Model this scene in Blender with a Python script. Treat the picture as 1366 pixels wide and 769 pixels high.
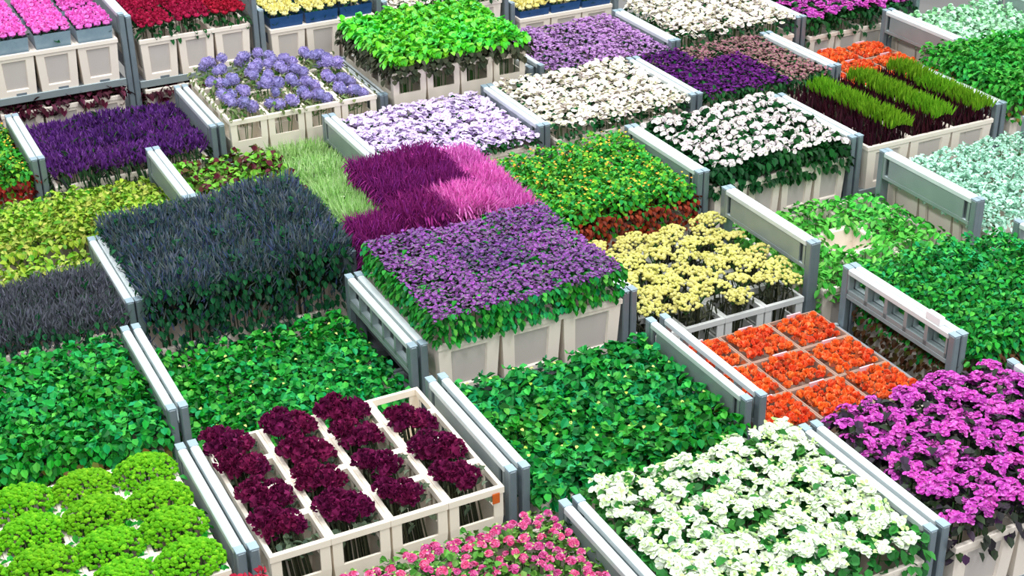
import bpy, math, random
from mathutils import Matrix, Vector
for o in list(bpy.data.objects): bpy.data.objects.remove(o)
C = bpy.context.scene.collection
SC = bpy.context.scene
R = 1.0                      # height of the trolley rails above the floor

# ---------------------------------------------------------------- camera
YAW, PITCH, ROLL, CAMH, FPX = math.radians(26.5), math.radians(27.84), math.radians(-0.87), 4.31, 2041.0
def cam_axes():
    f = Vector((math.cos(PITCH)*math.sin(YAW), math.cos(PITCH)*math.cos(YAW), -math.sin(PITCH)))
    r = Vector((math.cos(YAW), -math.sin(YAW), 0)); u = r.cross(f)
    c, s = math.cos(ROLL), math.sin(ROLL)
    return c*r+s*u, -s*r+c*u, f
r_, u_, f_ = cam_axes()
cd = bpy.data.cameras.new('camera'); cd.sensor_width = 36; cd.lens = FPX/1366*36
cam = bpy.data.objects.new('camera', cd); C.objects.link(cam)
m = Matrix.Identity(4)
for i in range(3):
    m[i][0], m[i][1], m[i][2] = r_[i], u_[i], -f_[i]
m.translation = Vector((0, 0, R+CAMH)); cam.matrix_world = m
cd.clip_start = .1; cd.clip_end = 200
SC.camera = cam

# ---------------------------------------------------------------- light
w = bpy.data.worlds.new('world'); SC.world = w; w.use_nodes = True
w.node_tree.nodes['Background'].inputs[0].default_value = (.93, .96, 1, 1)
w.node_tree.nodes['Background'].inputs[1].default_value = .62
def area(name, loc, sx, sy, power, col=(1, 1, 1)):
    l = bpy.data.lights.new(name, 'AREA'); l.shape = 'RECTANGLE'; l.size = sx; l.size_y = sy
    l.energy = power; l.color = col
    o = bpy.data.objects.new(name, l); o.location = loc; C.objects.link(o); return o
for i, x in enumerate((-1, 4.5, 10)):                       # rows of hall lamps, far above the trolleys, plus an added front row
    for y in (-3, 3, 9, 15):  # nearest row is extra fill, added to brighten the bucket fronts
        area('hall_and_fill_lamp', (x, y, 8.5), 1.4, 3.5, 285, (.97, .99, 1))
SC.view_settings.view_transform = 'Standard'; SC.view_settings.look = 'None'
SC.view_settings.exposure = -0.04; SC.view_settings.gamma = 1; SC.view_settings.use_curve_mapping = False

# ---------------------------------------------------------------- materials
def lin(h):
    h = h.lstrip('#'); v = [int(h[i:i+2], 16)/255 for i in (0, 2, 4)]
    return tuple(c/12.92 if c <= .04045 else ((c+.055)/1.055)**2.4 for c in v)+(1,)
MATS = {}
def mat(name, cols, rough=.5, spec=.3, metal=0., obj_var=.0, noise=None):
    """every leaf, petal or blade (mesh island) takes its own colour from the list"""
    if name in MATS: return MATS[name]
    mt = bpy.data.materials.new(name); mt.use_nodes = True; nt = mt.node_tree; N = nt.nodes; Lk = nt.links
    b = N['Principled BSDF']; b.inputs['Roughness'].default_value = rough
    b.inputs['Specular IOR Level'].default_value = spec; b.inputs['Metallic'].default_value = metal
    cols = [cols] if isinstance(cols, str) else cols
    if len(cols) == 1 and not obj_var and not noise:
        b.inputs['Base Color'].default_value = lin(cols[0])
    else:
        ramp = N.new('ShaderNodeValToRGB'); el = ramp.color_ramp.elements
        while len(el) < len(cols): el.new(.5)
        for k, c in enumerate(cols):
            el[k].position = k/max(1, len(cols)-1); el[k].color = lin(c)
        if noise:
            tc = N.new('ShaderNodeTexCoord'); nz = N.new('ShaderNodeTexNoise'); nz.inputs['Scale'].default_value = noise
            nz.inputs['Detail'].default_value = 5
            Lk.new(tc.outputs['Object'], nz.inputs['Vector']); Lk.new(nz.outputs[0], ramp.inputs[0])
        else:
            g = N.new('ShaderNodeNewGeometry'); Lk.new(g.outputs['Random Per Island'], ramp.inputs[0])
        out = ramp.outputs[0]
        if obj_var:
            oi = N.new('ShaderNodeObjectInfo'); hs = N.new('ShaderNodeHueSaturation')
            mp = N.new('ShaderNodeMapRange'); mp.inputs['To Min'].default_value = 1-obj_var; mp.inputs['To Max'].default_value = 1+obj_var
            mh = N.new('ShaderNodeMapRange'); mh.inputs['To Min'].default_value = .5-obj_var*.1; mh.inputs['To Max'].default_value = .5+obj_var*.1
            Lk.new(oi.outputs['Random'], mp.inputs['Value']); Lk.new(oi.outputs['Random'], mh.inputs['Value'])
            Lk.new(mp.outputs[0], hs.inputs['Value']); Lk.new(mh.outputs[0], hs.inputs['Hue'])
            Lk.new(out, hs.inputs['Color']); out = hs.outputs[0]
        Lk.new(out, b.inputs['Base Color'])
    MATS[name] = mt; return mt
M = mat
STEEL = M('steel_rail', ['#c6d2d4', '#e6eeee'], .36, .5, .12, noise=9)
STEEL2 = M('steel_plate', ['#8d9b9f', '#a9b5b6'], .45, .5, .45, noise=7)
POST = M('steel_post', ['#76858f', '#98a6ad'], .42, .5, .5, noise=8)
CAP = M('blue_cap', ['#8ea4b0', '#9fb4bd'], .5, .4, .2, noise=12)
DECK = M('deck_board', ['#8e949c', '#a9aeb5'], .6, .3, 0, noise=6)
RUB = M('rubber', '#1b1b1d', .8, .2)
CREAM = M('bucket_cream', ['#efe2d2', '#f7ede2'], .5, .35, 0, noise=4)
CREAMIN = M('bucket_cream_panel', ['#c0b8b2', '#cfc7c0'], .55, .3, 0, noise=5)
IVORY = M('bucket_ivory', ['#f2e6d2', '#f9f0e2'], .5, .35, 0, noise=4)
GREYB = M('bucket_grey', ['#c9cbc8', '#dcdedb'], .5, .35, 0, noise=4)
TRAYM = M('tray_tan', ['#97796a', '#ab8d7c'], .55, .3, 0, noise=6)
CARD = M('label_card', '#e3b9c0', .6, .2)
WCARD = M('white_card', '#f2f1f4', .6, .2)
OTAG = M('orange_tag', '#d2652a', .6, .2)
SLEEVE = M('sleeve_blue', ['#173a6c', '#2b5a90'], .4, .4, 0, noise=20)
SLEEVEG = M('sleeve_grey', ['#6f8797', '#93a9b4'], .3, .5, 0, noise=20)

# ---------------------------------------------------------------- mesh helpers
class G:
    def __init__(s): s.v = []; s.f = []; s.m = []; s.mats = []
    def mi(s, mt):
        if mt not in s.mats: s.mats.append(mt)
        return s.mats.index(mt)
    def add(s, vs, fs, mt):
        n = len(s.v); k = s.mi(mt); s.v.extend(vs)
        for f in fs: s.f.append(tuple(i+n for i in f)); s.m.append(k)
    def mesh(s, name, smooth=False):
        me = bpy.data.meshes.new(name); me.from_pydata([tuple(v) for v in s.v], [], s.f)
        for mt in s.mats: me.materials.append(mt)
        me.polygons.foreach_set('material_index', s.m)
        if smooth: me.polygons.foreach_set('use_smooth', [True]*len(s.f))
        me.update(); return me
    def box(s, x0, x1, y0, y1, z0, z1, mt, b=0):
        if b <= 0:
            vs = [(x, y, z) for z in (z0, z1) for (x, y) in ((x0, y0), (x1, y0), (x1, y1), (x0, y1))]
            s.add(vs, [(3, 2, 1, 0), (4, 5, 6, 7), (0, 1, 5, 4), (1, 2, 6, 5), (2, 3, 7, 6), (3, 0, 4, 7)], mt)
        else:                                               # chamfered along every long edge
            vs = []
            for z, k in ((z0, b), (z0+b, 0), (z1-b, 0), (z1, b)):
                vs += [(x0+k+b, y0+k, z), (x1-k-b, y0+k, z), (x1-k, y0+k+b, z), (x1-k, y1-k-b, z), (x1-k-b, y1-k, z), (x0+k+b, y1-k, z), (x0+k, y1-k-b, z), (x0+k, y0+k+b, z)]
            fs = [tuple(range(7, -1, -1)), tuple(range(24, 32))]
            for l in range(3):
                for i in range(8): j = (i+1) % 8; fs.append((l*8+i, l*8+j, l*8+8+j, l*8+8+i))
            s.add(vs, fs, mt)
    def cyl(s, p0, p1, r0, r1, mt, n=10):
        p0 = Vector(p0); p1 = Vector(p1); a = (p1-p0).normalized(); t = a.orthogonal().normalized(); q = a.cross(t)
        vs = []
        for p, rr in ((p0, r0), (p1, r1)):
            for i in range(n):
                c, sn = math.cos(2*math.pi*i/n), math.sin(2*math.pi*i/n); vs.append(p+(t*c+q*sn)*rr)
        fs = [tuple(range(n-1, -1, -1)), tuple(range(n, 2*n))]+[(i, (i+1) % n, n+(i+1) % n, n+i) for i in range(n)]
        s.add(vs, fs, mt)
    # --- plant pieces
    def leaf(s, p, d, nrm, L, W, mt, fold=.25, curl=.15):
        d = d.normalized(); side = d.cross(nrm)
        if side.length < 1e-4: side = d.orthogonal()
        side.normalize(); up = side.cross(d)
        a = p+d*(L*.35)-up*(L*.0); b_ = p+d*(L*.72)-up*(L*curl*.4); t = p+d*L-up*(L*curl)
        w1, w2 = W*.5, W*.42; h = up*(W*fold)
        s.add([p, a-side*w1+h, b_-side*w2+h*.8, t, b_+side*w2+h*.8, a+side*w1+h], [(0, 3, 2, 1), (0, 5, 4, 3)], mt)
    def blade(s, p, d, L, W, mt, r):
        d = d.normalized(); a = d.orthogonal().normalized(); b_ = d.cross(a); an = r.random()*3.14
        x = a*math.cos(an)+b_*math.sin(an); y = d.cross(x); t = p+d*L; q = p+d*(L*.45)
        s.add([p-x*W*.3, q-x*W*.5, t, q+x*W*.5, p+x*W*.3], [(0, 4, 3, 2, 1)], mt)
        s.add([p-y*W*.3, q-y*W*.5, t, q+y*W*.5, p+y*W*.3], [(0, 4, 3, 2, 1)], mt)
    def stem(s, p0, p1, rr, mt):
        p0 = Vector(p0); p1 = Vector(p1); vs = []
        for p, k in ((p0, rr), (p1, rr*.8)):
            for i in range(3): vs.append((p.x+k*math.cos(2.1*i), p.y+k*math.sin(2.1*i), p.z))
        s.add(vs, [(0, 1, 4, 3), (1, 2, 5, 4), (2, 0, 3, 5)], mt)
    def blob(s, p, rx, rz, mt, r, j=.2):
        vs = []
        for v in ICO:
            k = 1+r.uniform(-j, j); vs.append((p[0]+v[0]*rx*k, p[1]+v[1]*rx*k, p[2]+v[2]*rz*k))
        s.add(vs, ICOF, mt)
    def flower(s, p, nrm, rad, n, mt, mc, r, cup=.25):
        nrm = nrm.normalized(); a = nrm.orthogonal().normalized(); b_ = nrm.cross(a); o = r.random()*6.28
        for i in range(n):
            an = o+2*math.pi*i/n; dd = a*math.cos(an)+b_*math.sin(an); sd = nrm.cross(dd)
            k = rad*r.uniform(.85, 1.1); hw = rad*math.pi/n*.95
            s.add([p, p+dd*k*.65-sd*hw+nrm*k*cup*.6, p+dd*k+nrm*k*cup*.5, p+dd*k*.65+sd*hw+nrm*k*cup*.6], [(0, 1, 2, 3)], mt)
        if mc:
            q = p+nrm*rad*.12; k = rad*.2
            s.add([q+a*k, q+b_*k, q-a*k, q-b_*k, q+nrm*k*.8], [(0, 1, 4), (1, 2, 4), (2, 3, 4), (3, 0, 4)], mc)
t_ = (1+5**.5)/2
ICO = [Vector(v).normalized() for v in [(-1, t_, 0), (1, t_, 0), (-1, -t_, 0), (1, -t_, 0), (0, -1, t_), (0, 1, t_), (0, -1, -t_), (0, 1, -t_), (t_, 0, -1), (t_, 0, 1), (-t_, 0, -1), (-t_, 0, 1)]]
ICOF = [(0, 11, 5), (0, 5, 1), (0, 1, 7), (0, 7, 10), (0, 10, 11), (1, 5, 9), (5, 11, 4), (11, 10, 2), (10, 7, 6), (7, 1, 8), (3, 9, 4), (3, 4, 2), (3, 2, 6), (3, 6, 8), (3, 8, 9), (4, 9, 5), (2, 4, 11), (6, 2, 10), (8, 6, 7), (9, 8, 1)]

def put(name, me, parent=None, loc=(0, 0, 0), rot=(0, 0, 0), sc=(1, 1, 1), stuff=False, label=None):
    o = bpy.data.objects.new(name, me); C.objects.link(o)
    o.location = loc; o.rotation_euler = rot; o.scale = sc
    if parent: o.parent = parent
    if stuff: o['kind'] = 'stuff'
    if label: o['label'] = label
    return o
def thing(name, label, cat, loc, group=None, rotz=0):
    o = put(name, None, None, loc, (0, 0, rotz)); o['label'] = label; o['category'] = cat
    if group: o['group'] = group
    return o

# ---------------------------------------------------------------- floor
g = G(); g.box(-30, 50, -10, 60, -.2, 0, M('concrete', ['#6d6c6a', '#8a8986'], .7, .3, 0, noise=1.5))
fl = put('floor', g.mesh('floor')); fl['kind'] = 'structure'

# ---------------------------------------------------------------- trolley
TW = 1.02
def frame_meshes(top, style):
    """one end frame, standing on the plane x = 0, along y"""
    out = {}
    g = G(); g.box(-.0225, .0225, 0, .055, .12, top-.004, POST, .006); out['post'] = g.mesh('post')
    g = G(); g.box(-.0235, .0235, 0, .06, top-.004, top+.003, CAP, .0015); out['cap'] = g.mesh('cap')
    g = G(); g.box(-.023, .023, .055, TW-.055, top-.04, top, STEEL, .006); out['top_rail'] = g.mesh('top_rail')
    g = G(); g.box(-.019, .019, .055, TW-.055, top-.205, top-.17, STEEL2, .005); out['lower_rail'] = g.mesh('lower_rail')
    g = G(); z0, z1 = top-.17, top-.04
    if style == 'slots':
        n = 5; W = TW-.12
        for i in range(n+1):
            y = .06+W*i/n; g.box(-.02, .02, max(.06, y-.014), min(TW-.06, y+.014), z0, z1, STEEL2)
        g.box(-.02, .02, .06, TW-.06, z0, z0+.03, STEEL2)
    else:
        g.box(-.02, -.008, .12, TW-.12, z0, z1, STEEL2)
        g.box(-.02, -.008, .06, .082, z0, z1, STEEL2); g.box(-.02, -.008, TW-.082, TW-.06, z0, z1, STEEL2)
        g.box(.008, .02, .1, TW-.1, z0, z1, STEEL2)
    out['rail_panel'] = g.mesh('rail_panel')
    g = G(); g.box(-.019, .019, .055, TW-.055, .17, .23, STEEL2, .006); out['bottom_rail'] = g.mesh('bottom_rail')
    return out
FR = {}
g = G(); g.cyl((-.018, 0, .06), (.018, 0, .06), .06, .06, RUB, 16); g.cyl((-.022, 0, .06), (.022, 0, .06), .02, .02, STEEL2, 10); WHEEL = g.mesh('wheel', False)
g = G(); g.box(-.03, -.024, -.03, .03, .05, .14, STEEL2); g.box(.024, .03, -.03, .03, .05, .14, STEEL2); g.box(-.04, .04, -.04, .04, .14, .16, STEEL2); FORK = g.mesh('fork')
SHELF = {}
def trolley(x, y, L, deckz, label, top=R, style='solid', extra=()):
    key = (round(top, 2), style)
    if key not in FR: FR[key] = frame_meshes(top, style)
    F = FR[key]
    t = thing('trolley', label, 'trolley', (x, y, 0), 'steel flower trolleys')
    for fx in (.027, L-.027):
        fr = put('end_frame', F['top_rail'], t, (fx, 0, 0))
        for nm in ('rail_panel', 'lower_rail', 'bottom_rail'): put(nm, F[nm], fr)
        put('post', F['post'], fr); put('post', F['post'], fr, (0, TW-.055, 0))
        put('post_cap', F['cap'], fr); put('post_cap', F['cap'], fr, (0, TW-.06, 0))
    for nm, z in [('base_deck', .23)]+[('shelf', d) for d in (deckz,)+tuple(extra) if d > .25]:
        k = (round(L, 3), nm)
        if k not in SHELF:
            g = G(); e = .054; g.box(e, L-e, .01, TW-.01, -.035, 0, DECK, .006)
            g.box(e, L-e, .0, .03, -.05, .012, STEEL2, .004); g.box(e, L-e, TW-.03, TW, -.05, .012, STEEL2, .004)
            SHELF[k] = g.mesh(nm)
        put(nm, SHELF[k], t, (0, 0, z))
    for cx in (.2, L-.2):
        for cy in (.14, TW-.14):
            c = put('caster', FORK, t, (cx, cy, .02)); put('wheel', WHEEL, c, (0, 0, -.02))
    return t

# ---------------------------------------------------------------- buckets
BK = {}
def bucket_meshes(kind, w, d, h):
    key = (kind, round(w, 3), round(d, 3), round(h, 3))
    if key in BK: return BK[key]
    out = []; tp = .9                                     # taper towards the foot
    def ring(k, z, ins=0): return [(sx*(w/2*k-ins), sy*(d/2*k-ins), z) for sx, sy in ((-1, -1), (1, -1), (1, 1), (-1, 1))]
    def shell(levels, mt, closed=True):
        g = G(); vs = []; fs = []
        for k, z, ins in levels: vs += ring(k, z, ins)
        for l in range(len(levels)-1):
            for i in range(4): j = (i+1) % 4; fs.append((l*4+i, l*4+j, l*4+4+j, l*4+4+i))
        if closed:
            fs.append((3, 2, 1, 0)); n = (len(levels)-1)*4; fs.append((n, n+1, n+2, n+3))
        g.add(vs, fs, mt); return g
    if kind == 'panel':                                    # deep bucket with a sunken panel on each broad face
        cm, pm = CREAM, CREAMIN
        g = G()
        def kz(z): return tp+(1-tp)*z/h
        a, b_ = .2, .8; z0, z1 = h*.16, h*.84
        for q in range(4):
            W, D = (w, d) if q % 2 == 0 else (d, w)
            def P(u, z, ins=0):
                k = kz(z); x = (u-.5)*W*k; y = -(D/2*k-ins)
                for _ in range(q): x, y = -y, x
                return (x, y, z)
            us, zs = (0, a, b_, 1), (0, z0, z1, h)
            for i in range(3):
                for j in range(3):
                    if i == 1 and j == 1: continue
                    g.add([P(us[i], zs[j]), P(us[i+1], zs[j]), P(us[i+1], zs[j+1]), P(us[i], zs[j+1])], [(0, 1, 2, 3)], cm)
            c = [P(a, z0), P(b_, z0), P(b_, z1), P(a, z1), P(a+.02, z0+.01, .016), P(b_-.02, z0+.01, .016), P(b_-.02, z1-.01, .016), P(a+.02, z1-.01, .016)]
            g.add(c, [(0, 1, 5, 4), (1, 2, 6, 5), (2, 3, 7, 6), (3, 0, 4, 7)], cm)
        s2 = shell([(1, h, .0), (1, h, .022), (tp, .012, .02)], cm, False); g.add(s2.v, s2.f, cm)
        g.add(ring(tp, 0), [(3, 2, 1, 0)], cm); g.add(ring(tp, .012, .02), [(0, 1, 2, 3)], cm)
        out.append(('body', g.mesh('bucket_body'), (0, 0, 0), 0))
        r2 = shell([(1, h-.03, -.0), (1, h-.03, -.006), (1, h, -.006), (1, h+.004, -.002), (1, h+.004, .014), (1, h-.03, .014)], cm, False)
        out.append(('rim', r2.mesh('bucket_rim'), (0, 0, 0), 0))
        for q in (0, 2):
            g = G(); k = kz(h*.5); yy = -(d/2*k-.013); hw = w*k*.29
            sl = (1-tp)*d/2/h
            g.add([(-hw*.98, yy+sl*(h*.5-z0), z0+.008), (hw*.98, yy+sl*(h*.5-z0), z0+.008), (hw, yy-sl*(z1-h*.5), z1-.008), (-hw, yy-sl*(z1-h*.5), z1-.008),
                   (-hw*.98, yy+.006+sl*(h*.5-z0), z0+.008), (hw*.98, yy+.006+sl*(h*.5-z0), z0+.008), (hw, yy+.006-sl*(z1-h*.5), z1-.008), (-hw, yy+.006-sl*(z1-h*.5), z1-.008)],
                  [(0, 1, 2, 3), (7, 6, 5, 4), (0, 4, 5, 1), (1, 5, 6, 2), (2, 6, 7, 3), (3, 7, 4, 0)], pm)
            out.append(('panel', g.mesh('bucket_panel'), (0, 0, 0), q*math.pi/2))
        g = G(); g.box(-w*.05, w*.2, -d/2*tp-.004, -d/2*tp+.004, h*.035, h*.085, POST); out.append(('foot_slot', g.mesh('foot_slot'), (0, 0, 0), 0))
    elif kind in ('window', 'greywindow'):                 # bucket with a collar that has a hand opening in each face
        cm = IVORY if kind == 'window' else GREYB; hb = h*.52
        g = shell([(tp, 0, 0), (1, hb, 0), (1, hb, .014), (tp, .012, .014)], cm, False)
        g.add(ring(tp, 0), [(3, 2, 1, 0)], cm); g.add(ring(tp, .012, .014), [(0, 1, 2, 3)], cm)
        out.append(('body', g.mesh('bucket_body'), (0, 0, 0), 0))
        g = G(); p = min(w, d)*.2; e = .012
        for sx in (-1, 1):
            for sy in (-1, 1):
                x0, y0 = sx*w/2, sy*d/2
                g.box(min(x0, x0-sx*p), max(x0, x0-sx*p), min(y0, y0-sy*e), max(y0, y0-sy*e), hb, h-.03, cm)
                g.box(min(x0, x0-sx*e), max(x0, x0-sx*e), min(y0-sy*e, y0-sy*p), max(y0-sy*e, y0-sy*p), hb, h-.03, cm)
        r2 = shell([(1, h-.035, .0), (1, h-.035, -.005), (1, h, -.005), (1, h+.003, -.002), (1, h+.003, .017), (1, h-.035, .017)], cm, False)
        g.add(r2.v, r2.f, cm)
        out.append(('collar', g.mesh('collar'), (0, 0, 0), 0))
    else:                                                  # shallow tray
        g = shell([(tp, 0, 0), (1, h, 0), (1, h, .008), (tp, .012, .01)], TRAYM, False)
        g.add(ring(tp, 0), [(3, 2, 1, 0)], TRAYM); g.add(ring(tp, .012, .016), [(0, 1, 2, 3)], TRAYM)
        out.append(('body', g.mesh('tray_body'), (0, 0, 0), 0))
        r2 = shell([(1, h-.02, .0), (1, h-.02, -.003), (1, h, -.003), (1, h+.003, -.001), (1, h+.003, .007), (1, h-.02, .007)], TRAYM, False)
        out.append(('rim', r2.mesh('tray_rim'), (0, 0, 0), 0))
        g = G(); g.box(-.05, .05, d/2-.03, d/2-.02, h-.02, h+.035, CARD); out.append(('label_card', g.mesh('label_card'), (0, 0, 0), 0))
    BK[key] = out; return out
def bucket(kind, w, d, h, loc, label, group):
    name = {'panel': 'flower_bucket', 'window': 'flower_bucket', 'greywindow': 'flower_bucket', 'tray': 'flower_tray'}[kind]
    t = thing(name, label, 'tray' if kind == 'tray' else 'bucket', loc, group)
    for nm, me, l, rz in bucket_meshes(kind, w, d, h): put(nm, me, t, l, (0, 0, rz))
    return t

# ---------------------------------------------------------------- plants
V3 = Vector
def rdir(r, tilt):
    a = r.random()*6.283; t = math.radians(r.uniform(-tilt*.3, tilt)); return V3((math.cos(a)*math.cos(t), math.sin(a)*math.cos(t), -math.sin(t)))
def rnrm(r, k): return V3((r.uniform(-k, k), r.uniform(-k, k), 1)).normalized()
def canopy(g, r, w, d, top, n, L, W, mt, dome=.03, layer=.1, tilt=35, over=1.04):
    ph = r.random()*6
    for _ in range(n):
        u, v = r.uniform(-.5, .5), r.uniform(-.5, .5); e = max(abs(u), abs(v))*2
        z = top-dome*e**3-layer*r.random()**1.6+.022*(math.sin(u*w*38+ph)+math.sin(v*d*43+ph*2)); k = L*r.uniform(.7, 1.25)
        dd = rdir(r, tilt); p = V3((u*w*over, v*d*over, z))
        g.leaf(p-dd*k*.5, dd, rnrm(r, .55), k, W*r.uniform(.8, 1.2), mt)
def skirt(g, r, w, d, z0, z1, n, L, W, mt, out=.02):
    for _ in range(n):
        s = r.choice((-1, 1)); z = r.uniform(z0, z1)
        if r.random() < .5: p = V3((s*(w/2+r.uniform(-.03, out)), r.uniform(-.5, .5)*d, z)); o = V3((s, r.uniform(-.6, .6), 0))
        else: p = V3((r.uniform(-.5, .5)*w, s*(d/2+r.uniform(-.03, out)), z)); o = V3((r.uniform(-.6, .6), s, 0))
        dd = (o*.6+V3((0, 0, -r.uniform(.2, 1.0)))).normalized(); nn = (o+V3((0, 0, .8))).normalized()
        g.leaf(p, dd, nn, L*r.uniform(.7, 1.2), W, mt)
def stems(g, r, w, d, top, n, mt, rad=.005, k=.62):
    for _ in range(n):
        x, y = r.uniform(-.5, .5), r.uniform(-.5, .5)
        g.stem((x*w*.5, y*d*.5, .0), (x*w*k*1.1, y*d*k*1.1, top), rad, mt)

STEMG = M('stem_green', ['#2f5a2a', '#4b7a3a'], .6, .2)
STEMD = M('stem_dark', ['#2a3524', '#4a4c38'], .6, .2)
def leafmat(name, cols, var=.1, rough=.45, spec=.2):
    if name.split('_')[0] in ('petal', 'floret', 'plume', 'spike', 'sedum', 'bud', 'blade'): rough, spec = .7, .12
    return M(name, cols, rough, spec, 0, var)
GREEN = leafmat('leaf_green', ['#06481a', '#0f8024', '#1ca032', '#0a6426', '#3fb63a', '#12985a', '#128a2a', '#5cc24a'])
GREEN2 = leafmat('leaf_green_warm', ['#13701f', '#219b2d', '#34ac36', '#187f2c', '#57b53a', '#1b9a4b'])
GREEN3 = leafmat('leaf_green_deep', ['#054414', '#0c7420', '#1a982c', '#085626', '#3fae3a', '#108e56', '#107e24', '#62bf48'])
PARS = leafmat('leaf_parsley', ['#074c18', '#118026', '#28a630', '#0c6826', '#54b83e', '#149858', '#14862a'])
DKLEAF = leafmat('leaf_dark', ['#0a3517', '#10481d', '#185c26', '#0c3d1c'])
HERB = leafmat('leaf_herb', ['#2f9a2f', '#4cb63c', '#69c74e', '#2a8c34', '#8ad25f'])
MINT = leafmat('leaf_mint', ['#9ed2b8', '#b2dfc8', '#c8ecd9', '#8ac4a8', '#d4f1e2'], .04)
PALEM = leafmat('leaf_pale_mint', ['#a2dcae', '#c4ead2', '#86cc8c', '#dcf2e8', '#a6dca0'], .06)
YG = leafmat('leaf_yellow_green', ['#5f9f1d', '#86b22c', '#a8c040', '#4a9a28', '#c4c864', '#6fa82a'])
LIMEL = leafmat('leaf_lime', ['#52c21a', '#6fd12a', '#42b82f', '#60d85c', '#8bd62a', '#4fd07a'])
SEDUM = leafmat('sedum_lime', ['#3f8608', '#559c0c', '#66aa12', '#4a920b', '#7cba1e'], .06)
REDL = leafmat('leaf_red', ['#5a120c', '#7a1e10', '#8c2a14', '#480f0c'])
MAROONL = leafmat('leaf_maroon', ['#3a1220', '#551a2c', '#2a0f18', '#6b2440'])
GYL = leafmat('leaf_green_yellow', ['#25861a', '#3a9e24', '#1c8230', '#56ae2a', '#269444', '#86b82a', '#2f9020'])
PALEF = M('fleck_pale', ['#b9cf5a', '#d2da86', '#a8c84a', '#cfae4a'], .5, .2)
GYF = M('fleck_yellow', ['#c7c82a', '#e0b52c', '#d98a2c', '#cfd04a'], .5, .3)
BLUED = leafmat('spike_blue_green', ['#2f5246', '#52656a', '#6c7480', '#3d4f82', '#61735c', '#7a8290', '#285054', '#55607a'])
BLUEB = leafmat('leaf_blue_green', ['#0a3a1e', '#104a26', '#175c30', '#0c3c2c'])
LAVD = leafmat('spike_dark_lavender', ['#444c50', '#5c6068', '#72747f', '#3f5248', '#848594', '#56586a'])
PURST = leafmat('spike_purple', ['#46205f', '#5e2c80', '#763c98', '#4c2c54', '#8850a8'])
PURF = leafmat('floret_purple', ['#52306a', '#7a3a90', '#8e4aa2', '#5a5262', '#6c3884', '#666a68', '#9a54ac'], .14)
AMAR = leafmat('plume_magenta', ['#741a62', '#8e2a78', '#a63a8e', '#7e1e66', '#96369c'], .1)
PINKP = leafmat('plume_pink', ['#d95cbc', '#e678cc', '#f09ad8', '#cf4ab0'], .06)
PALEG = leafmat('blade_pale_green', ['#9ccb70', '#b6d98e', '#cbe4a8', '#86bf5c', '#dcebc4'], .06)
LAVP = leafmat('petal_lilac', ['#cdb6e0', '#dccaea', '#e6d9f0', '#c3a6dc'], .05)
LAVC = M('lilac_centre', '#8a6aa8', .6, .2)
WPINK = leafmat('petal_white_pink', ['#e9e2dc', '#f2ece4', '#e6d2da', '#e3e2bc', '#f0ecda'], .04)
WCEN = M('centre_green', '#9fae58', .6, .2)
WHITE = leafmat('petal_white', ['#dde9d3', '#eef5e8', '#cbdeb6', '#e8f0e2', '#c6daa6'], .05)
WHC = M('centre_yellow_green', '#bccb6a', .6, .2)
BUDG = leafmat('bud_pale_green', ['#a8cf78', '#c3dd98', '#8fc060'], .05)
STOCK = leafmat('petal_stock', ['#e2d8d8', '#ebe4e2', '#dacbd8', '#e4e2d2', '#efe9e8'], .04)
MAG = leafmat('petal_magenta', ['#a82c96', '#bd42aa', '#cf5cbe', '#9a2290', '#dc80cc'], .12)
MAGT = M('tip_tan', ['#c79a6a', '#9aa84a', '#d2b08a'], .6, .2)
PNK = leafmat('petal_pink', ['#c93277', '#d9508f', '#e074a6', '#b52a66', '#e392b8'], .15)
WINE = leafmat('petal_wine', ['#4a0a30', '#62103e', '#7a1a4e', '#3d082a', '#8c2458'], .1)
YAR = leafmat('floret_yellow', ['#b8b45a', '#c8c36e', '#d2cd82', '#aaa64e'], .08)
SCAB = leafmat('floret_blue', ['#8a80bc', '#9d94cc', '#b0a6d4', '#7a72ba', '#ab98c4'], .14)
ORG = leafmat('petal_orange', ['#ee5f2a', '#f77c44', '#fb9a68', '#e55424', '#f2702e'], .1)
DKP = leafmat('floret_dark_purple', ['#3a0648', '#4c0c60', '#5c1472', '#42084c', '#7a3a86'], .1)
DUST = leafmat('floret_dusty', ['#857566', '#8f7470', '#9c6478', '#767558', '#a85078', '#6e7050'], .12)
MAUV = leafmat('floret_mauve', ['#86589a', '#9a6caa', '#ac86b6', '#7c5090', '#b898c0', '#8e5c92'], .08)
CRIM = leafmat('petal_crimson', ['#8a0f30', '#a3163c', '#b52048', '#760b28'], .08)
PINKB = leafmat('petal_bright_pink', ['#ec6fcf', '#f488da', '#e55cc2', '#f7a0e0'], .04)
YEL = leafmat('petal_yellow', ['#eadf7e', '#f2e994', '#f5efad', '#e2d568'], .04)
MOSS = leafmat('blade_moss', ['#5f9a1c', '#76ae24', '#8bbd30', '#4f8a1a'], .08)
BROWN = leafmat('stem_maroon', ['#2c0f1c', '#3d1626', '#4a1a26', '#241018'], .08)
REDF = leafmat('petal_red', ['#b02434', '#c43a4a', '#94182a'], .1)

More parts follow.
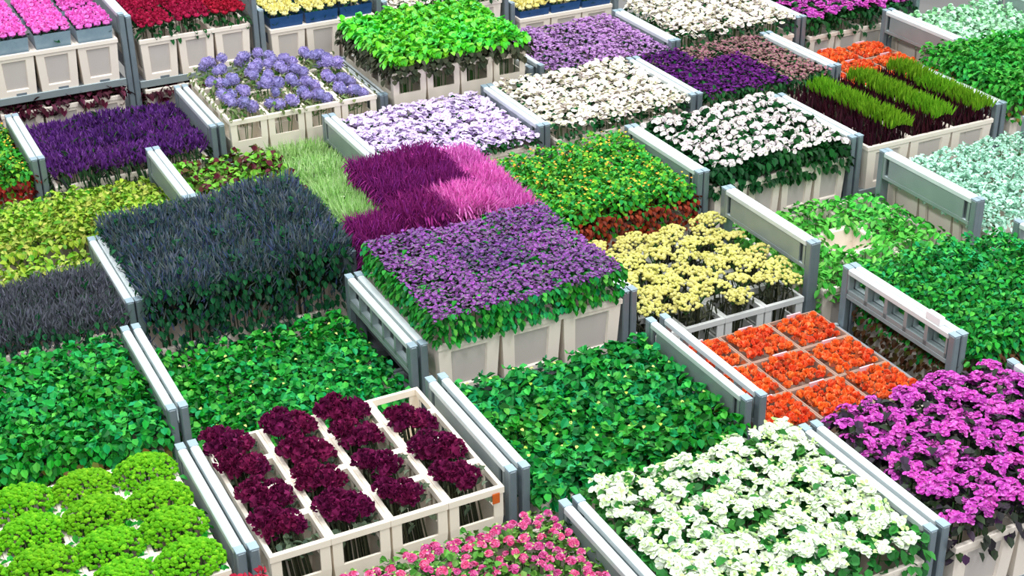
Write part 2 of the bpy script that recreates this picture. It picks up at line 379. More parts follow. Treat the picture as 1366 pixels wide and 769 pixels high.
BLOOM = {}
def bloom_meshes(kind):
    if kind in BLOOM: return BLOOM[kind]
    res = []
    for k in range(4):
        r = random.Random(hash_(kind)+k); g = G()
        if kind == 'white':
            for _ in range(30):
                a, q = r.random()*6.28, r.random()**.5*(.75+.35*math.sin(3*k+2*r.random()))
                p = V3((.058*q*math.cos(a), .058*q*math.sin(a), .02-.03*q*q+r.uniform(-.008, .008)))
                g.flower(p, V3((math.cos(a)*q+r.uniform(-.5, .5), math.sin(a)*q+r.uniform(-.5, .5), 1)), .0205, 5, WHITE, WHC if r.random() < .75 else None, r, .45)
            for _ in range(6):
                a = r.random()*6.28; q = r.uniform(.02, .06); g.leaf(V3((q*math.cos(a), q*math.sin(a), .012)), V3((math.cos(a), math.sin(a), .6)), V3((0, 0, 1)), .028, .018, BUDG)
        elif kind == 'stock':
            for _ in range(11):
                a, e = r.random()*6.28, r.random()**.6*1.2; n = V3((math.sin(e)*math.cos(a), math.sin(e)*math.sin(a), math.cos(e)))
                g.flower(V3((n.x*.028, n.y*.028, n.z*.022)), n+V3((r.uniform(-.3, .3), r.uniform(-.3, .3), 0)), .019, 5, STOCK, WCEN if r.random() < .3 else None, r)
        elif kind == 'magenta':
            for _ in range(44):
                x, y = r.uniform(-.06, .06), r.uniform(-.032, .032); z = .02-(x*x*6+y*y*10)
                n = V3((x*8+r.uniform(-.3, .3), y*10+r.uniform(-.3, .3), 1))
                g.flower(V3((x, y, z+r.uniform(-.008, .008))), n+V3((r.uniform(-.4, .4), r.uniform(-.4, .4), 0)), .016, 4, MAG, MAGT if r.random() < .22 else None, r, .6)
        elif kind == 'pink':
            for _ in range(12):
                a, e = r.random()*6.28, r.random()**.6*1.2; n = V3((math.sin(e)*math.cos(a), math.sin(e)*math.sin(a), math.cos(e)))
                g.flower(V3((n.x*.018, n.y*.018, n.z*.014)), n, .018, 4, PNK, None, r, .5)
            [g.leaf(V3((.014*math.cos(q), .014*math.sin(q), .004)), V3((math.cos(q), math.sin(q), .7)), V3((0, 0, 1)), .024, .014, BUDG) for q in (k, k+2.2)]
        elif kind == 'wine':
            for _ in range(70):
                a, e = r.random()*6.28, r.random()**.6*1.45; n = V3((math.sin(e)*math.cos(a), math.sin(e)*math.sin(a), math.cos(e)))
                p = V3((n.x*.04, n.y*.04, n.z*.04)); g.leaf(p, (n+V3((r.uniform(-.7, .7), r.uniform(-.7, .7), r.uniform(-.2, .6)))), n, .028, .02, WINE, .3)
            g.blob((0, 0, .01), .036, .036, WINE, r)
        elif kind == 'yarrow':
            for _ in range(62):
                a, q = r.random()*6.28, r.random()**.5; rr = .056*q*(1+.12*math.sin(3*a+k))
                g.blob((rr*math.cos(a), rr*math.sin(a), .016-.014*q*q+r.uniform(-.003, .003)), .0085, .007, YAR, r, .1)
            for _ in range(8):
                a = r.random()*6.28; g.stem((0, 0, -.05), (.04*math.cos(a), .04*math.sin(a), .0), .0025, STEMG)
        elif kind == 'ball':
            for _ in range(150):
                n = V3((r.gauss(0, 1), r.gauss(0, 1), r.gauss(0, 1)+.2)).normalized()
                g.leaf(n*.03, (n+V3((r.uniform(-.4, .4), r.uniform(-.4, .4), r.uniform(-.4, .4)))), V3((n.y, n.z, n.x)), .011, .009, SCAB, .2)
            g.blob((0, 0, 0), .033, .032, SCAB, r, .05)
        elif kind == 'orange':
            for _ in range(14):
                a, e = r.random()*6.28, r.random()**.6*1.3; n = V3((math.sin(e)*math.cos(a), math.sin(e)*math.sin(a), math.cos(e)))
                g.leaf(n*.012, (n+V3((r.uniform(-.5, .5), r.uniform(-.5, .5), .5))), n, .022, .022, ORG, .25)
            g.blob((0, 0, .004), .017, .014, ORG, r)
        res.append(g.mesh('bloom_'+kind))
    BLOOM[kind] = res; return res
def hash_(s): return sum((i+1)*ord(c) for i, c in enumerate(s)) % 99991

# every builder returns ([(part name, G)], [(bloom kind, position, scale)])
def P_foliage(r, w, d, H, rim, lm=GREEN, L=.047, W=.038, n=430, dome=.03, layer=.12, tilt=40, low=None, lown=0, lowd=.03, fleck=None, fn=0, over=1.08, skirtz=.3, sk=2):
    g = G(); canopy(g, r, w, d, H, n, L, W, lm, dome, layer, tilt, over)
    canopy(g, r, w, d, H-layer*.8, n//4, L*1.3, W*1.4, lm, dome, .05, 15, over)
    skirt(g, r, w, d, max(rim-.01, H-skirtz), H-.03, n//sk, L, W, lm, .035)
    if low: skirt(g, r, w, d, rim-lowd, rim+(H-rim)*.62, lown, L, W, low, .065)
    if fleck:
        for _ in range(fn):
            u, v = r.uniform(-.5, .5), r.uniform(-.5, .5); g.leaf(V3((u*w, v*d, H-.005+r.uniform(-.02, .015))), rdir(r, 20), rnrm(r, .3), .022, .02, fleck)
    s = G(); stems(s, r, w, d, H-.05, 12, STEMG)
    return [('leaves', g), ('stems', s)], []
def P_sedum(r, w, d, H, rim):
    g = G()
    for _ in range(520):
        a, q = r.random()*6.28, r.random()**.5; x, y = .5*q*math.cos(a), .5*q*math.sin(a)
        if q > .75: x *= 1.06; y *= 1.1
        z = H-.075*q**3; k = r.uniform(.009, .014)
        g.blob((x*w*1.0, y*d*1.0, z+r.uniform(-.008, .008)), k, k*.75, SEDUM, r, .25)
    skirt(g, r, w*.86, d*.86, H-.15, H-.06, 40, .05, .03, GREEN2)
    s = G(); stems(s, r, w, d, H-.05, 14, STEMG)
    return [('flower_heads', g), ('stems', s)], []
def P_blooms(r, w, d, H, rim, kind='white', n=14, lm=DKLEAF, sc=1., spread=.92, rise=.03, dome=.03, ln=140, jag=0, lil=.06, skirtz=.0):
    g = G(); canopy(g, r, w, d, H-.04, ln, lil, lil*.7, lm, dome, .09, 40, 1.0)
    skirt(g, r, w, d, max(rim-.05-skirtz, H-.28), H-.05, ln//2, lil, lil*.65, lm, .02)
    s = G(); stems(s, r, w, d, H-.05, 12, STEMG)
    nx = max(1, round(math.sqrt(n*w/d))); ny = max(1, round(n/nx)); bl = []
    for i in range(nx):
        for j in range(ny):
            u = (i+.5+r.uniform(-.33, .33))/nx-.5; v = (j+.5+r.uniform(-.33, .33))/ny-.5
            e = max(abs(u), abs(v))*2
            bl.append((kind, (u*w*spread*1.06, v*d*spread*1.06, H-.025-dome*e**3+r.uniform(-rise, rise*.5)), sc*r.uniform(.85, 1.15)))
    return [('leaves', g), ('stems', s)], bl
def P_wine(r, w, d, H, rim):
    s = G(); ox, oy = r.uniform(-.05, .01), r.uniform(-.01, .035)
    for _ in range(26):
        x, y = r.uniform(-.5, .5), r.uniform(-.5, .5); s.stem((x*w*.6, y*d*.6, 0), (x*w*.5+ox, y*d*.5+oy, H-.04), .006, STEMD)
    g = G(); canopy(g, r, w*.7, d*.7, H-.07, 50, .05, .03, M('leaf_grey_green', ['#3d5040', '#54664f', '#6b7a5f'], .5, .3, 0, .1), .02, .12, 55)
    bl = []
    for k, (x, y) in enumerate(((-.055, .0), (.05, .035), (.0, -.05), (.06, -.035), (-.02, .06), (-.07, .05))):
        bl.append(('wine', (x+ox+r.uniform(-.012, .012), y*.9+oy+r.uniform(-.012, .012), H-.05+r.uniform(-.02, .02)), r.uniform(1.0, 1.25)))
    return [('leaves', g), ('stems', s)], bl
def P_yarrow(r, w, d, H, rim):
    s = G(); bl = []; g = G()
    for k, (x, y) in enumerate(((-.08, -.05), (.08, -.04), (.0, .06), (.11, .1))):
        x += r.uniform(-.02, .02); y += r.uniform(-.02, .02); z = H-.03+r.uniform(-.05, .025)
        bl.append(('yarrow', (x, y, z), r.uniform(1.25, 1.65)))
        s.stem((x*.5, y*.5, 0), (x, y, z-.03), .005, STEMD)
    for _ in range(14):
        x, y = r.uniform(-.09, .09), r.uniform(-.08, .08); s.stem((x*.7, y*.7, 0), (x*1.1, y*1.1, H-.07), .006, STEMD)
    canopy(g, r, w*.75, d*.75, H-.1, 60, .07, .016, STEMD, .0, .18, 70)
    return [('leaves', g), ('stems', s)], bl
def P_ball(r, w, d, H, rim):
    s = G(); bl = []; g = G()
    for k in range(5):
        a = k*1.257+r.random(); q = .09 if k else .02
        x, y = q*math.cos(a)+r.uniform(-.03, .03), q*math.sin(a)+r.uniform(-.03, .03); z = H-.04+r.uniform(-.09, .03)
        bl.append(('ball', (x*1.2, y*1.2, z), r.uniform(1.0, 1.45)))
        s.stem((x*.5, y*.5, 0), (x*1.2, y*1.2, z-.02), .004, STEMG)
    canopy(g, r, w*.8, d*.8, H-.12, 60, .06, .024, leafmat('leaf_ball_bed', ['#3f7a2a', '#5a7a3a', '#7a8a5a', '#4a6a30']), .02, .1, 60); skirt(g, r, w, d, rim, H-.1, 16, .05, .03, M('leaf_olive', ['#5a6a3a', '#76824e', '#8f9a70'], .6, .3))
    return [('leaves', g), ('stems', s)], bl
def P_spikes(r, w, d, H, rim, top=BLUED, body=BLUEB, n=260, tl=.14, tw=.016, lean=.18, jit=.05, dome=.02, body_n=150, bl_=.06, bw=.03, skirtz=.25, side=False):
    g = G(); canopy(g, r, w, d, H-tl*.6, body_n//2, bl_, bw, body, .03, .12, 60)
    skirt(g, r, w, d, max(rim-.04, H-skirtz), H-.05, body_n, bl_, bw, body)
    f = G()
    for _ in range(n):
        u, v = r.uniform(-.5, .5), r.uniform(-.5, .5); e = max(abs(u), abs(v))*2
        dd = V3((u*.5+r.gauss(0, lean), v*.5+r.gauss(0, lean), 1)); k = tl*r.uniform(.6, 1.15)
        z = H-dome*e**3+r.uniform(-jit, jit*.3)
        f.blade(V3((u*w*1.03, v*d*1.03, z-k)), dd, k, tw*r.uniform(.8, 1.3), top, r)
    if side:                                               # spikes stand out of the flanks as well
        for _ in range(n//3):
            q = r.choice((-1, 1)); t = r.uniform(-.5, .5); z = H-dome-skirtz*.75*r.random()
            x, y = (q*.5, t) if r.random() < .5 else (t, q*.5)
            f.blade(V3((x*w*1.02, y*d*1.02, z-tl*.7)), V3((x*.7+r.gauss(0, lean), y*.7+r.gauss(0, lean), 1)), tl*r.uniform(.6, 1.1), tw, top, r)
    s = G(); stems(s, r, w, d, H-.08, 12, STEMD)
    return [('leaves', g), ('flower_spikes', f), ('stems', s)], []
def P_florets(r, w, d, H, rim, fm=PURF, lm=GREEN3, n=420, size=.018, dome=.03, rough=.02, np_=4, skirtn=90, skirtz=.2, cen=None, fcols=None, hill=.012):
    g = G(); canopy(g, r, w, d, H-.045, 90, .05, .03, lm, dome, .05, 30); skirt(g, r, w, d, max(rim+.015, H-skirtz), H-.03, skirtn, .045, .03, lm)
    f = G()
    for _ in range(n):
        u, v = r.uniform(-.5, .5), r.uniform(-.5, .5); e = max(abs(u), abs(v))*2
        z = H-dome*e**3-rough*r.random()+hill*math.sin(u*40)*math.sin(v*37)
        f.flower(V3((u*w*1.08, v*d*1.08, z)), rnrm(r, .6), size*r.uniform(.8, 1.2), np_, fcols[r.randrange(len(fcols))] if fcols else fm, cen if r.random() < .8 else None, r, .35)
    s = G(); stems(s, r, w, d, H-.05, 12, STEMG)
    return [('leaves', g), ('florets', f), ('stems', s)], []
def P_block(r, w, d, H, rim, fm=CRIM, n=16, size=.045, sleeve=None, lm=DKLEAF, tilt=.25):
    """closed heads packed into one block, each a blob of petals"""
    f = G(); nx = max(2, round(math.sqrt(n*w/d))); ny = max(2, round(n/nx)); k = min(w*.94/nx, d*.94/ny)/2
    for i in range(nx):
        for j in range(ny):
            x = ((i+.5)/nx-.5)*w*.94; y = ((j+.5)/ny-.5)*d*.94; z = H-k*.6+r.uniform(-.01, .01)
            f.blob((x, y, z-k*.2), k*.95, k*.6, fm, r, .1)
            for _ in range(14):
                a, e = r.random()*6.28, r.random()**.6*1.4; q = V3((math.sin(e)*math.cos(a), math.sin(e)*math.sin(a), math.cos(e)))
                f.leaf(V3((x, y, z))+q*k*.7, q+V3((r.uniform(-.5, .5), r.uniform(-.5, .5), .1)), q, k*.8, k*.7, fm, .3)
    g = G(); canopy(g, r, w*.9, d*.9, H-.07, 40, .06, .03, lm, .0, .05, 60); skirt(g, r, w*(.8 if sleeve else .92), d*(.8 if sleeve else .92), rim-.02, H-.05, 40, .06 if not sleeve else .03, .03, lm, .0)
    s = G(); stems(s, r, w, d, H-.05, 14, STEMD)
    out = [('leaves', g), ('flower_heads', f), ('stems', s)]
    if sleeve:
        q = G(); a, b_ = w*.47, d*.47; z0, z1 = rim*.5, H-.05
        vs = [(sx*(a if t else a*.86), sy*(b_ if t else b_*.86), z1 if t else z0) for t in (0, 1) for sx, sy in ((-1, -1), (1, -1), (1, 1), (-1, 1))]
        q.add(vs, [(i, (i+1) % 4, 4+(i+1) % 4, 4+i) for i in range(4)], sleeve)
        out.append(('sleeve', q))
    return out, []
def P_stripe(r, w, d, H, rim):
    """maroon stems with a fringe of moss green tips over their right half"""
    g = G(); f = G()
    for _ in range(420):
        u, v = r.uniform(-.5, .5), r.uniform(-.5, .5); z = H-.05 if u < 0 else H-.06
        q = r.random()
        g.blade(V3((u*w*(.97-.15*q), v*d*(1.0-.15*q), z-.2*q-.08)), V3((r.gauss(-.1, .2), r.gauss(0, .2), 1)), .1, .014, BROWN, r)
    for _ in range(330):
        u, v = r.uniform(-.02, .5), r.uniform(-.5, .5); e = abs(u-.22)/.28
        f.blade(V3((u*w, v*d*1.04, H-.09-.03*e*e)), V3(((u-.22)*1.2+r.gauss(0, .2), r.gauss(-.1, .25), 1)), .09*r.uniform(.7, 1.1), .013, MOSS, r)
    s = G(); stems(s, r, w, d, H-.1, 14, STEMD)
    return [('leaves', g), ('green_tips', f), ('stems', s)], []
def P_orange(r, w, d, H, rim):
    g = G(); canopy(g, r, w*.82, d*.82, H-.02, 60, .035, .03, M('leaf_orange_base', ['#8a3a16', '#a84a1c', '#7a2a12'], .6, .2), .0, .03, 30)
    bl = []
    for i in range(6):
        for j in range(5):
            bl.append(('orange', (((i+.5)/6-.5)*w*.84+r.uniform(-.01, .01), ((j+.5)/5-.5)*d*.82+r.uniform(-.01, .01), H-.02+r.uniform(-.01, .008)), r.uniform(.95, 1.3)))
    return [('leaves', g)], bl

PT = {
 'green': (P_foliage, dict(lm=GREEN, fleck=PALEF, fn=5)), 'green_b': (P_foliage, dict(lm=GREEN2, fleck=GYF, fn=2)), 'green_c': (P_foliage, dict(lm=GREEN3, L=.055, W=.042, fleck=PALEF, fn=5)),
 'green_d': (P_foliage, dict(lm=GREEN, low=leafmat('leaf_brown', ['#4a3a1a', '#5f6a22', '#6a4a1e', '#3a4a1a']), lown=70, sk=1)), 'parsley': (P_foliage, dict(lm=PARS, L=.042, W=.03, n=440, skirtz=.55, sk=1, low=leafmat('leaf_brown_red', ['#3a2a16', '#5a3a1c', '#46220f', '#4f5a1e']), lown=620, lowd=.25)),
 'herb': (P_foliage, dict(lm=HERB, L=.06, W=.035, n=230, dome=.05, layer=.18)), 'mint': (P_foliage, dict(lm=MINT, L=.035, W=.025, n=420, layer=.06)),
 'palemint': (P_foliage, dict(lm=PALEM, L=.06, W=.04, n=240)), 'ygflat': (P_foliage, dict(lm=YG, L=.05, W=.03, n=330, over=.95, skirtz=.04, layer=.08)), 'yg': (P_foliage, dict(lm=YG, L=.05, W=.035, n=280)),
 'rg': (P_foliage, dict(lm=leafmat('leaf_red_green', ['#4f9a26', '#7fb83a', '#5aa52c', '#5a1a2a', '#521626', '#68a838', '#9cc04a']), L=.06, W=.05, n=190, layer=.16)),
 'lime': (P_foliage, dict(lm=LIMEL, L=.06, W=.045, n=260, dome=.03, layer=.05, low=STEMD, lown=160, skirtz=.09, sk=3)),
 'gy': (P_foliage, dict(lm=GYL, L=.038, W=.03, n=420, low=REDL, lown=700, fleck=GYF, fn=34)), 'darkred': (P_foliage, dict(lm=MAROONL, n=120, L=.07)),
 'lowgreen': (P_foliage, dict(lm=GREEN2, L=.045, W=.034, n=420, layer=.14, sk=1, low=leafmat('leaf_brown_low', ['#6a5a20', '#8a5a22', '#4f6a22']), lown=60)), 
 'sedum': (P_sedum, {}), 'white': (P_blooms, dict(kind='white', n=15, lm=leafmat('leaf_mid', ['#1d5a26', '#2e7a30', '#3d8a36', '#184a22']), sc=.95, ln=200, skirtz=.1)),
 'magenta': (P_blooms, dict(kind='magenta', n=20, sc=.85, lm=leafmat('leaf_purple_green', ['#24351c', '#3a2440', '#2f4a22', '#45204a']), rise=.05, ln=200, skirtz=.1)),
 'pink': (P_blooms, dict(kind='pink', n=44, sc=.9, lm=leafmat('leaf_pink_bed', ['#3f7a2a', '#6aa53f', '#2a5a26', '#8ab85a']), lil=.042, ln=300, rise=.05)),
 'stock': (P_blooms, dict(kind='stock', n=25, lm=DKLEAF, ln=420, sc=.95, skirtz=.1)), 'wine': (P_wine, {}), 'yarrow': (P_yarrow, {}), 'ball': (P_ball, {}),
 'red': (P_block, dict(fm=REDF, n=16)), 
 'blue': (P_spikes, dict(top=BLUED, body=BLUEB, n=1500, tl=.085, tw=.0095, lean=.33, jit=.1, skirtz=.6, body_n=620, bl_=.05, side=True)),
 'lavdark': (P_spikes, dict(top=LAVD, body=BLUEB, n=1100, tl=.08, tw=.0095, lean=.4, jit=.06, side=True)),
 'statice': (P_spikes, dict(top=PURST, body=M('stalk_green', ['#16301a', '#1e4020', '#2a4a26', '#241a2e'], .6, .2, 0, .1), n=420, tl=.07, tw=.016, lean=.45, jit=.02, bl_=.1, bw=.014, skirtz=.3, body_n=200)),
 'amaranth': (P_spikes, dict(top=AMAR, body=AMAR, n=1300, tl=.1, tw=.0065, lean=.35, jit=.07, skirtz=.3, body_n=300, bl_=.08, bw=.012, side=True)),
 'pinkplume': (P_spikes, dict(top=PINKP, body=PINKP, n=1200, tl=.1, tw=.007, lean=.4, jit=.05, skirtz=.3, body_n=260, bl_=.08, bw=.012, side=True)),
 'palegrass': (P_spikes, dict(top=PALEG, body=PALEG, n=800, tl=.13, tw=.009, lean=.3, jit=.06, skirtz=.3, body_n=200, bl_=.1, bw=.014, side=True)),
 'purple': (P_florets, dict(fm=PURF, lm=GREEN3, n=820, size=.0115, skirtn=620, skirtz=.24, rough=.04)),
 'lilac': (P_florets, dict(fm=LAVP, lm=DKLEAF, n=330, size=.024, np_=6, cen=LAVC, rough=.05)),
 'whitepink': (P_florets, dict(fm=WPINK, lm=DKLEAF, n=210, size=.025, np_=5, cen=WCEN, rough=.06)),
 'darkpurple': (P_florets, dict(fm=DKP, lm=DKLEAF, n=420, size=.015, rough=.05, skirtn=320, skirtz=.3)), 'dusty': (P_florets, dict(fm=DUST, lm=DKLEAF, n=420, size=.014, rough=.05, skirtn=320, skirtz=.3)),
 'mauve': (P_florets, dict(fm=MAUV, lm=DKLEAF, n=420, size=.015, rough=.02, hill=.006)),
 'backmagenta': (P_blooms, dict(kind='magenta', n=10, lm=DKLEAF)),
 'crimson': (P_block, dict(fm=CRIM, n=20)), 'pinkblock': (P_block, dict(fm=PINKB, n=25, sleeve=SLEEVEG)), 'yellow': (P_block, dict(fm=YEL, n=20, sleeve=SLEEVE)),
 'stripe': (P_stripe, {}), 'orange': (P_orange, {}),
}
BM = {}
def bunch(ptype, w, d, H, rim, loc, label, group, r, name, cat='bunch'):
    key = (ptype, round(w, 2), round(d, 2), round(H, 2)); fn, kw = PT[ptype]
    if key not in BM:
        vs = []
        for k in range(3):
            parts, bl = fn(random.Random(hash_(ptype)+31*k), w, d, H, rim, **kw)
            vs.append(([(nm, g.mesh(ptype+'_'+nm)) for nm, g in parts if g.v], bl))
        BM[key] = vs
    parts, bl = r.choice(BM[key])
    t = thing(name, label, cat, loc, group, r.choice((0, math.pi)) if ptype not in ('stripe', 'wine') else 0)
    zs = r.uniform(.975, 1.03)
    for nm, me in parts:
        o = put(nm, me, t, sc=(1, 1, zs), stuff=nm in ('leaves', 'florets', 'flower_spikes', 'green_tips', 'flower_heads', 'stems'))
    for kind, p, s in bl:
        put('bloom', r.choice(bloom_meshes(kind)), t, (p[0], p[1], p[2]*zs), (r.uniform(-.25, .25), r.uniform(-.25, .25), r.random()*6.28), (s, s, s))
    return t

# ---------------------------------------------------------------- the trolleys, row by row
# (what it carries, where it stands, x of its left end, y of its front, length, deck z, top z, bucket, nx, ny, plant, options); z from the rail top
ROWY = (4.24, 5.58, 6.93, 8.22, 9.53, 10.72, 12.08, 13.3)
ORD = ('first', 'second', 'third', 'fourth')
def place(n, k, lo, hi, mid='middle'):
    if n == 1: return ''
    return (lo, hi)[k] if n == 2 else (lo, mid, hi)[k] if n == 3 else (lo, 'second from '+lo, 'third from '+lo, hi)[k]
BKTXT = {'panel': 'cream bucket', 'window': 'ivory bucket', 'greywindow': 'grey bucket', 'tray': 'tan tray'}
def bed(what, where, row, x, L=1.38, deck=-.38, top=0., kind='panel', nx=3, ny=3, plant='green', h=.36, style='solid', railtop=0., skip=(), name='flower_bunch',
        y0=0., depth=1.06, rows=None, frame=True, extra=(), texts=None, cells=None, tops=None, unit='bunch of ', dx=(0, 0), overw=1.0):
    Y = ROWY[row]; r = random.Random(hash_(what+where))
    if frame:
        trolley(x, Y, L, R+deck, 'steel wheeled trolley carrying the '+what+' '+where, R+railtop, style, [R+e for e in extra])
    xa, xb = x+.085+dx[0], x+L-.085-dx[1]; cw, cdp = (xb-xa)/nx, depth/ny
    for i in range(nx):
        for j in range(ny):
            if rows is not None and j not in rows: continue
            if cells is not None and (i, j) not in cells: continue
            cx, cy = xa+cw*(i+.5), Y-.02+y0+cdp*(j+.5); z = R+deck
            pt = plant(i, j) if callable(plant) else plant
            wt = texts[pt] if texts else what
            pos = ' '.join(s for s in ((('front', 'second', 'third', 'back')[j] if ny == 4 else place(ny, j, 'front', 'back'))+(' row' if ny > 1 else ''), place(nx, i, 'left', 'right')) if s).strip()
            pos = pos or 'single'
            e = .008 if kind == 'tray' else .012
            bucket(kind, cw-e, cdp-e, h, (cx, cy, z), ('%s, %s, %s %s' % (BKTXT[kind], pos, wt, where)), 'buckets under '+what+' '+where)
            if (i, j) in skip: continue
            tp = top if tops is None else tops(i, j)
            bunch(pt, cw*overw, cdp*overw, tp-deck-.013, h-.013, (cx, cy, z+.013), '%s%s, %s, %s' % (unit, wt, pos, where), wt+' '+where, r, name)

def tag(name, mt, x, y, z, sx, sy, sz, parent):
    g = G(); g.box(-sx/2, sx/2, -sy/2, sy/2, 0, sz, mt, .002); put(name, g.mesh(name), parent, (x, y, z))
# row 0, nearest
bed('red flowers', 'in the bottom left corner', 0, .13, top=.12, plant='red', cells=[(2, 2)], texts=None)
bed('pink flowers', 'in front of the burgundy flowers', 0, 1.52, top=0, deck=-0.5, plant='pink', rows=(1, 2))
bed('white flowers', 'at the front', 0, 2.92, deck=-0.5, top=0.06, plant='white')
bed('magenta flowers', 'in the lower right corner', 0, 4.32, deck=-0.5, top=0.05, plant='magenta', overw=1.03)
# row 1
bed('lime green sedum', 'left of the burgundy flowers', 1, .03, deck=-.42, top=.03, kind='window', nx=4, ny=4, plant='sedum')
bed('burgundy flowers', 'in the ivory buckets', 1, 1.42, deck=-.42, top=.02, kind='window', nx=4, ny=4, plant='wine', skip=((3, 3),))
bed('glossy green foliage', 'between burgundy and white flowers', 1, 2.82, deck=-0.6, top=-0.1, plant='green_c', name='foliage_bunch')
bed('orange flowers', 'in shallow trays', 1, 4.24, deck=-0.41, top=-0.26, kind='tray', h=.13, plant='orange', dx=(0, .14), style='slots')
bed('feathery green foliage', 'right of the orange trays', 1, 5.62, deck=-0.72, top=-0.04, plant='parsley', name='foliage_bunch', depth=1.1, style='slots')
# row 2
bed('green foliage', 'at the left edge', 2, .09, deck=-0.62, top=-0.03, plant='green_d', name='foliage_bunch')
bed('bright green foliage', 'behind the burgundy flowers', 2, 1.48, deck=-0.72, top=-0.25, plant='green', name='foliage_bunch', style='slots')
bed('purple flowers', 'above three cream buckets in the centre', 2, 2.87, deck=-.37, top=.22, plant='purple', style='slots', y0=-.03)
bed('yellow yarrow', 'behind the orange trays', 2, 4.25, deck=-0.72, top=-0.18, kind='greywindow', nx=4, ny=4, plant='yarrow')
bed('light green herbs', 'behind the feathery foliage', 2, 5.61, deck=-0.72, top=-0.28, plant='herb', skip=((1, 1),), name='foliage_bunch')
bed('pale mint foliage', 'at the right edge', 2, 6.97, deck=-0.6, top=-0.12, plant='mint', name='foliage_bunch')
# row 3
bed('dark lavender', 'at the left edge', 3, .2, deck=-0.52, top=.02, plant=lambda i, j: 'yg' if j == 2 else 'lavdark', texts={'yg': 'yellow-green leaves', 'lavdark': 'dark lavender'}, tops=lambda i, j: -.08 if j == 2 else .0)
bed('tall dark blue-green spikes', 'left of the magenta plumes', 3, 1.58, deck=-0.72, top=0.1, plant='blue', tops=lambda i, j: (.11, .15, .15)[j]+(.05 if i == 2 else 0), overw=1.07, dx=(-.01, -.05))
bed('magenta and pink plumes', 'behind the purple flowers', 3, 2.95, L=1.36, nx=4, deck=-0.45, top=.27, plant=lambda i, j: 'pinkplume' if i == 3 or (i == 2 and j == 0) else 'palegrass' if i == 0 and j > 0 else 'amaranth',
    texts={'pinkplume': 'pink plumes', 'amaranth': 'dark magenta plumes', 'palegrass': 'pale green grass'}, y0=-.1, tops=lambda i, j: .12 if i == 0 and j > 0 else (.17 if i == 0 else .25) if i < 3 else (.2, .19, .17)[2-j])
bed('green and yellow foliage', 'with red leaves below', 3, 4.27, L=1.35, deck=-0.7, top=-0.03, plant='gy', name='foliage_bunch')
bed('round white flowers', 'over slim buckets on the right', 3, 5.62, L=1.34, deck=-0.5, top=0.06, plant='stock', nx=4, depth=1.02)
bed('moss green and maroon strips', 'right of the white flowers', 3, 6.97, deck=-0.46, top=0.11, plant='stripe', nx=3, ny=3)
bed('green foliage', 'in the upper right corner', 3, 8.36, deck=-0.5, top=0.15, plant='lowgreen', name='foliage_bunch')
# row 4
bed('yellow-green foliage', 'at the left edge', 4, .93, deck=-0.68, top=-0.09, plant='ygflat', name='foliage_bunch', tops=lambda i, j: (-.09, -.15, -.21)[j])
bed('red and green leaves', 'behind the tall dark spikes', 4, 2.31, deck=-0.66, top=-0.15, plant=lambda i, j: 'rg' if i < 2 else 'palegrass', texts={'rg': 'red and green leaves', 'palegrass': 'pale green grass'}, nx=3,
    tops=lambda i, j: -.15 if i < 2 else -.14)
bed('lilac daisies', 'behind the magenta plumes', 4, 3.69, L=1.36, deck=-0.5, top=-0.03, plant='lilac')
bed('pinkish white flowers', 'right of the lilac daisies', 4, 5.05, L=1.36, deck=-0.5, top=.02, plant='whitepink')
bed('dark purple and dusty pink flowers', 'behind the white flowers', 4, 6.42, L=1.35, deck=-0.52, top=.02, plant=lambda i, j: 'dusty' if i == 2 or (i == 1 and j == 2) else 'darkpurple',
    texts={'dusty': 'dusty pink flowers', 'darkpurple': 'dark purple flowers'})
bed('orange flowers', 'behind the moss green strips', 4, 7.78, L=1.34, deck=-0.43, top=-0.28, kind='tray', h=.13, plant='orange')
bed('pale mint leaves', 'in the top right corner', 4, 9.13, L=1.36, top=-.1, deck=-0.6, plant='palemint', name='foliage_bunch')
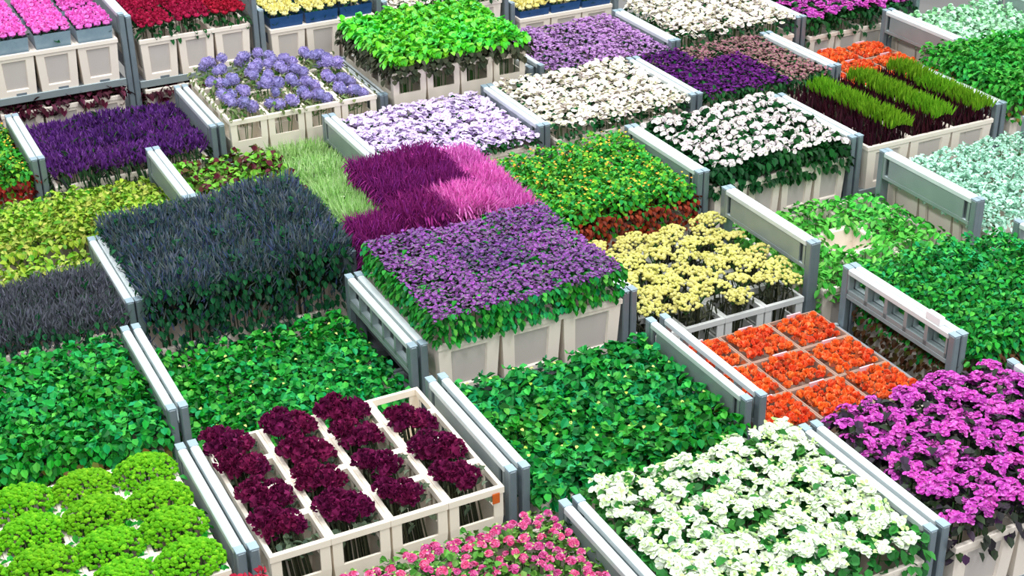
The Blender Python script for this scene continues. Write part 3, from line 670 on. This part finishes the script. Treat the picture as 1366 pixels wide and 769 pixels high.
# row 5
bed('green leaves over red ones', 'at the upper left edge', 5, .14, deck=-0.6, top=-0.05, plant='gy', name='foliage_bunch')
bed('purple statice', 'at the upper left', 5, 1.52, L=1.34, deck=-0.6, top=-0.08, plant='statice')
bed('blue ball flowers', 'at the upper left', 5, 2.87, deck=-.34, top=.22, kind='window', nx=4, ny=4, plant='ball', tops=lambda i, j: .24-.1*(i+ (3-j))/6)
bed('lime green leaves', 'above buckets at the top', 5, 4.22, L=1.36, deck=-0.2, top=0.33, kind='window', nx=4, ny=4, plant='lime', y0=0, name='foliage_bunch')
bed('mauve flowers', 'near the top', 5, 5.63, L=1.34, deck=-0.48, top=-0.02, plant='mauve')
bed('creamy white flowers', 'at the top', 5, 6.97, L=1.33, deck=-0.5, top=.08, plant='whitepink')
bed('magenta flowers', 'at the top right', 5, 8.31, L=1.36, deck=-.56, top=.02, plant='backmagenta', nx=4, ny=3)
# row 6, taller trolleys at the back
bed('bright pink flowers', 'in the top left corner', 6, 1.40, L=1.17, deck=.0, top=.52, plant='pinkblock', railtop=.55, nx=3, ny=2, extra=(-.48,), overw=.92)
bed('dark red leaves', 'on the shelf under the pink flowers', 6, 1.40, L=1.17, deck=-.48, top=-.04, plant='darkred', nx=3, ny=3, rows=(0,), frame=False, name='foliage_bunch')
bed('crimson flowers', 'along the top edge', 6, 2.57, L=1.11, deck=-.05, top=.46, plant='crimson', railtop=.52, nx=3, ny=3, extra=(-.48,))
bed('dark red leaves', 'on the shelf under the crimson flowers', 6, 2.57, L=1.11, deck=-.48, top=-.1, plant='darkred', nx=3, ny=3, rows=(0,), frame=False, name='foliage_bunch')
bed('yellow flowers', 'in blue sleeves along the top edge', 6, 3.68, L=1.12, deck=-.14, top=.36, plant='yellow', railtop=.4, nx=3, ny=2)
bed('pinkish white flowers', 'behind the lime green leaves', 6, 4.80, L=1.24, deck=-.2, top=.3, plant='whitepink', railtop=.3, nx=3, ny=2)
bed('yellow flowers', 'in blue sleeves behind the mauve flowers', 6, 6.05, L=1.15, deck=-.42, top=.06, plant='yellow', railtop=.1, nx=3, ny=2)
# paper left on the rails
for o in list(C.objects):
    if o.get('category') == 'trolley' and 'shallow trays' in o['label']: tag('paper_card', WCARD, 1.38-.027, .2, R+.001, .04, .12, .05, o); tag('sticker', OTAG, .0045, .1, R-.13, .004, .035, .06, o)
    if o.get('category') == 'bucket' and 'burgundy' in o['label'] and 'front row right' in o['label']: tag('orange_tag', OTAG, .1, -.14, .28, .04, .006, .06, o)
